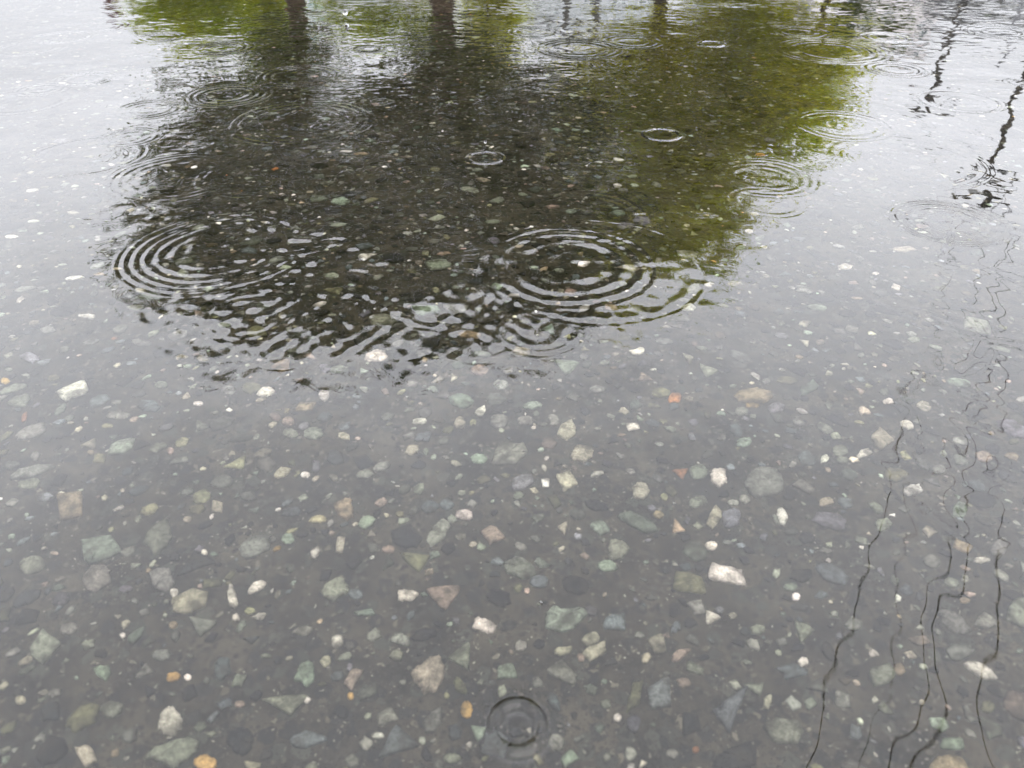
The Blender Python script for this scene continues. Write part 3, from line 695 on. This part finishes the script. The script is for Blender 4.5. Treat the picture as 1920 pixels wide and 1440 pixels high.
# ------------------------------------------------------------------ poles and wires
M_CONC = mat('grey_concrete_pole', (.045, .04, .038), .8, (4, .2)); M_STEEL = mat('dark_steel', (.03, .03, .032), .5, (20, .2)); M_CER = mat('white_ceramic', (.5, .5, .5), .3)
M_WIRE = mat('black_cable', (.012, .012, .013), .5)
def utility_pole(x, ytop, dist, label, arms, width, transformer=False):
    tp = mirror_pt(x, ytop, dist); z0 = gz(tp[0], tp[1]); w = width * np.linalg.norm(tp) / F / 2
    root = tag(empty('utility_pole', (tp[0], tp[1], z0)), label, 'utility pole', 'utility poles carrying overhead wires')
    s = np.linspace(0, 1, 8)
    MB().tube([(tp[0], tp[1], z0 - .05 + (tp[2] - z0) * k) for k in s], w * (1.25 - .4 * s), 14).build('shaft', M_CONC, root, True)
    for (dz, L) in arms:
        z = tp[2] - dz
        m = MB().box((tp[0], tp[1] - w - .045, z), (L, .08, .09), 0, .01); m.build('crossarm', M_STEEL, root)
        for k in (-.45, -.18, .18, .45):
            i = MB().tube([(tp[0] + L * k, tp[1] - w - .045, z + h) for h in (.046, .10, .14, .17, .22)], [.025, .05, .03, .05, .02], 10)
            i.build('insulator', M_CER, root, True)
    if transformer:
        zc = tp[2] - 2.2
        m = MB().tube([(tp[0] + w + .30, tp[1], zc + h) for h in (-.45, -.42, .36, .42)], [.20, .25, .25, .16], 16); m.build('transformer', M_CONC, root, True)
        MB().box((tp[0] + w + .04, tp[1], zc), (.1, .12, .5)).build('bracket', M_STEEL, root)
    return tp, w, root
P1, w1, R1 = utility_pole(1832, 382, 20.0, 'tall dark utility pole with crossarms, its wires running overhead', [(.25, 1.5), (.8, 1.1)], 8.5, False)
P2, w2, R2 = utility_pole(1738, 215, 30.0, 'farther thin utility pole with one high crossarm', [(.2, 1.8)], 9)
def wire(a, b, sag, rad, label, n=30):
    a, b = np.array(a, float), np.array(b, float); s = np.linspace(0, 1, n)
    p = a[None] * (1 - s)[:, None] + b[None] * s[:, None]; p[:, 2] -= sag * 4 * s * (1 - s)
    o = MB().tube(p, rad * .62, 6, False).build('overhead_wire', M_WIRE, None, True)
    tag(o, label, 'wire', 'overhead wires'); return o
topH = P1[2]
specs = [(1510, 1440, topH - .03, -.27, .013, 'thickest overhead wire on the left end of the near pole crossarm'),
         (1640, 1440, topH - .03, -.675, .006, 'thinnest overhead wire from the near pole crossarm end'),
         (1702, 1440, topH - .03, .27, .012, 'overhead wire from the inner insulator of the near pole crossarm'),
         (1738, 1440, topH - .03, .675, .014, 'heavy overhead wire at the outer end of the near pole crossarm'),
         (1850, 1440, topH - .58, .495, .012, 'outermost overhead wire on the lower crossarm of the near pole')]
anchor_b = []
for (x, y, h, ox, rad, lab) in specs:
    a = np.array([P1[0] + ox, P1[1] - w1 - .045, h]); q = mirror_at_height(x, y, h)
    d = q - a; b = a + d * 1.9
    wire(a, b, .0, rad, lab); anchor_b.append(b)
bc = np.mean([b for b in anchor_b[:4]], 0)
rootb = tag(empty('utility_pole', (bc[0], bc[1], 0)), 'utility pole behind the viewer where the overhead wires end', 'utility pole', 'utility poles carrying overhead wires')
zb = gz(bc[0], bc[1])
MB().tube([(bc[0], bc[1], zb - .05), (bc[0], bc[1], topH + .2)], [.19, .13], 14).build('shaft', M_CONC, rootb, True)
bx = [b[0] for b in anchor_b]
MB().box(((min(bx) + max(bx)) / 2, bc[1] + .2, topH - .12), (max(bx) - min(bx) + .4, .08, .09)).build('crossarm', M_STEEL, rootb)
for ox, dz, lab in ((-.8, .03, 'upper left wire strung between the near and the farther pole'), (.8, .03, 'upper right wire strung between the near and the farther pole')):
    wire((P1[0] + ox * .84, P1[1] - w1, topH - dz), (P2[0] + ox, P2[1] - w2, P2[2] - dz), .35, .010, lab)

# ------------------------------------------------------------------ posts, signs, buildings, verge
def vpost(name, cat, label, x, ytop, dist, wpx, material, group=None):
    tp = mirror_pt(x, ytop, dist); z0 = gz(tp[0], tp[1]); w = wpx * np.linalg.norm(tp) / F / 2
    root = tag(empty(name, (tp[0], tp[1], z0)), label, cat, group)
    MB().tube([(tp[0], tp[1], z0 - .05), (tp[0], tp[1], z0 + .25), (tp[0], tp[1], tp[2])], [w * 1.2, w, w * .9], 12).build('shaft', material, root, True)
    MB().tube([(tp[0], tp[1], tp[2]), (tp[0], tp[1], tp[2] + w), (tp[0], tp[1], tp[2] + w * 1.6)], [w * 1.15, w * 1.1, w * .3], 12).build('cap', material, root, True)
    return tp, w, root
M_DPOST = mat('dark_painted_steel', (.03, .028, .026), .6, (10, .2))
vpost('post', 'post', 'dark post before the white siding, nearer the thick trunk', 1060, 66, 14, 11, M_DPOST, 'dark posts before the white building')
vpost('post', 'post', 'dark post before the white siding, nearer the dark shrub', 1116, 62, 14, 12, M_DPOST, 'dark posts before the white building')
vpost('thin_post', 'post', 'thin grey steel post beside the maroon signboard', 262, 72, 16, 5, mat('grey_steel', (.16, .16, .17), .5, (8, .2)))
vpost('lamp_post', 'lamp post', 'thin grey lamp post at the far right of the water', 1885, 100, 26, 7, mat('lamp_grey', (.12, .12, .13), .5, (8, .2)))
# maroon signboard
def signboard(label, x, y0, y1, wpx, dist, cols, name='signboard'):
    a = mirror_pt(x, y1, dist); b = mirror_pt(x, y0, dist); z0 = gz(a[0], a[1]); w = wpx * np.linalg.norm(a) / F
    root = tag(empty(name, (a[0], a[1], z0)), label, 'sign')
    MB().tube([(a[0], a[1] + .07, z0 - .05), (a[0], a[1] + .07, a[2])], .035, 10).build('post', M_STEEL, root, True)
    top = a[2]; bot = max(b[2] - .9, .5)
    MB().box((a[0], a[1], (top + bot) / 2), (w, .06, top - bot), 0, .01).build('board', cols[0], root)
    if len(cols) > 1:
        MB().box((a[0], a[1] - .034, top - (top - bot) * .22), (w * .9, .012, (top - bot) * .10)).build('band', cols[1], root)
    return root
M_WHITE = mat('white_paint', (.72, .74, .75), .5, (3, .06))
signboard('narrow dark maroon signboard with a paler top, on a thin post', 214, 0, 24, 20, 16, [mat('maroon_paint', (.06, .014, .018), .5, (5, .2))])
signboard('white signboard with a narrow teal band beside the second trunk', 588, 0, 44, 38, 16, [M_WHITE, mat('teal_paint', (.10, .36, .42), .5)])
s2 = mirror_pt(214, 52, 16); 

def building(name, label, x0, x1, ytop, dist, wallm, roofm, depth=6, storeys=1, wins=4, gable=False, siding=False):
    a = mirror_pt(x0, ytop, dist); b = mirror_pt(x1, ytop, dist)
    yy = (a[1] + b[1]) / 2; top = (a[2] + b[2]) / 2; W = abs(b[0] - a[0]); cx = (a[0] + b[0]) / 2; z0 = gz(cx, yy)
    root = tag(empty(name, (cx, yy, z0)), label, 'building')
    MB().box((cx, yy + depth / 2, (top + z0) / 2 - .05), (W, depth, top - z0 + .1)).build('wall', wallm, root)
    if gable:
        m = MB(); h = gable; X, Y0, Y1 = W / 2 + .4, yy - .4, yy + depth + .4
        v = [(cx - X, Y0, top), (cx + X, Y0, top), (cx + X, Y1, top), (cx - X, Y1, top), (cx - X, (Y0 + Y1) / 2, top + h), (cx + X, (Y0 + Y1) / 2, top + h)]
        m.add(v, [(0, 1, 5, 4), (2, 3, 4, 5), (3, 2, 1, 0)], [(0, 4, 3), (1, 2, 5)]); m.build('roof', roofm, root)
    else:
        MB().box((cx, yy + depth / 2, top + .08), (W + .5, depth + .5, .16), 0, .02).build('roof', roofm, root)
    if siding:
        m = MB()
        n = int((top - z0) / .30)
        for k in range(n): m.box((cx, yy - .012, z0 + .3 + k * .30), (W - .1, .024, .05))
        m.build('siding_battens', mat('siding_grey', (.28, .29, .29), .6), root)
    H_ = (top - z0) / storeys
    for s in range(storeys):
        for k in range(wins):
            wx = cx - W / 2 + W * (k + .5) / wins; wz = z0 + H_ * (s + .55)
            ww, wh = min(1.5, W / wins * .55), H_ * .42
            wn = MB().box((wx, yy - .03, wz), (ww, .05, wh)).build('window', M_GLASS, root)
            fm = MB()
            for sx in (-1, 0, 1): fm.box((wx + sx * ww / 2, yy - .065, wz), (.06, .03, wh + .06))
            for sz in (-1, 1): fm.box((wx, yy - .068, wz + sz * wh / 2), (ww + .06, .03, .06))
            f = fm.build('frame', M_WHITE, None); f.parent = wn; f.location = (0, 0, 0)
    return root
M_GLASS = mat('window_glass', (.10, .12, .13), .08, spec=.6)
building('low_building', 'low white building with grey horizontal siding behind the two dark posts', 972, 1235, 58, 26, mat('white_siding', (.62, .65, .66), .7, (3, .08)), mat('dark_roof', (.05, .05, .052), .8, (3, .2)), wins=5, siding=True)
building('apartment_block', 'pale pinkish beige apartment block behind the farther pole', 1545, 1752, 108, 46, mat('pinkish_render', (.80, .76, .75), .85, (.6, .06)), mat('pale_roof_edge', (.6, .58, .57), .8), depth=10, storeys=4, wins=5)
building('grey_roofed_house', 'house with a broad dark grey roof at the far right', 1862, 2060, 18, 28, mat('grey_render', (.45, .46, .46), .85, (1, .08)), mat('slate_roof', (.10, .10, .105), .8, (4, .2)), storeys=1, wins=3, gable=1.0)
building('flat_house', 'whitish flat-roofed house half hidden behind the bright tree', 1340, 1530, 16, 24, mat('whitish_render', (.5, .5, .48), .85, (1, .08)), mat('flat_roof', (.35, .35, .34), .8), wins=3)
# grass verge and kerb behind the asphalt
kb = MB()
for k in range(40): kb.box((-20 + k + .5, 7.45, .075), (.985, .15, .18), 0, .012)
tag(kb.build('kerb', mat('kerb_concrete', (.22, .22, .21), .85, (6, .25))), 'grey concrete kerb between the asphalt and the verge', kind='structure')
vx = np.linspace(-20, 20, 81); vy = np.linspace(7.53, 13, 24); VX, VY = np.meshgrid(vx, vy)
VZ = .12 + .03 * np.sin(VX * 1.3) * np.sin(VY * 2.1); VZ[0] = .05; VZ[-1] = -.02; VZ[:, 0] = -.02; VZ[:, -1] = -.02
ii = (np.arange(23)[:, None] * 81 + np.arange(80)[None]).ravel()
tag(np_mesh('verge', np.stack([VX.ravel(), VY.ravel(), VZ.ravel()], 1), np.stack([ii, ii + 1, ii + 82, ii + 81], 1), mat('verge_soil', (.07, .075, .035), .95, (7, .4))), 'strip of mossy soil under the trees', kind='structure')
gr = np.random.default_rng(9); n = 14000
gx_ = gr.uniform(-12, 12, n); gy_ = gr.uniform(7.6, 12.8, n); hh = gr.uniform(.05, .14, n); an = gr.uniform(0, 2 * PI, n)
zz = .12 + .03 * np.sin(gx_ * 1.3) * np.sin(gy_ * 2.1) - .01
dx, dy = np.cos(an) * .006, np.sin(an) * .006
le = gr.normal(0, .03, (n, 2))
v = np.stack([np.stack([gx_ - dx, gy_ - dy, zz], 1), np.stack([gx_ + dx, gy_ + dy, zz], 1), np.stack([gx_ + le[:, 0], gy_ + le[:, 1], zz + hh], 1)], 1).reshape(-1, 3)
tag(np_mesh('grass', v, np.arange(3 * n).reshape(-1, 3), mat('grass_blades', (.06, .09, .02), .7), None, False), 'short rough grass under the trees', 'grass', kind='stuff')
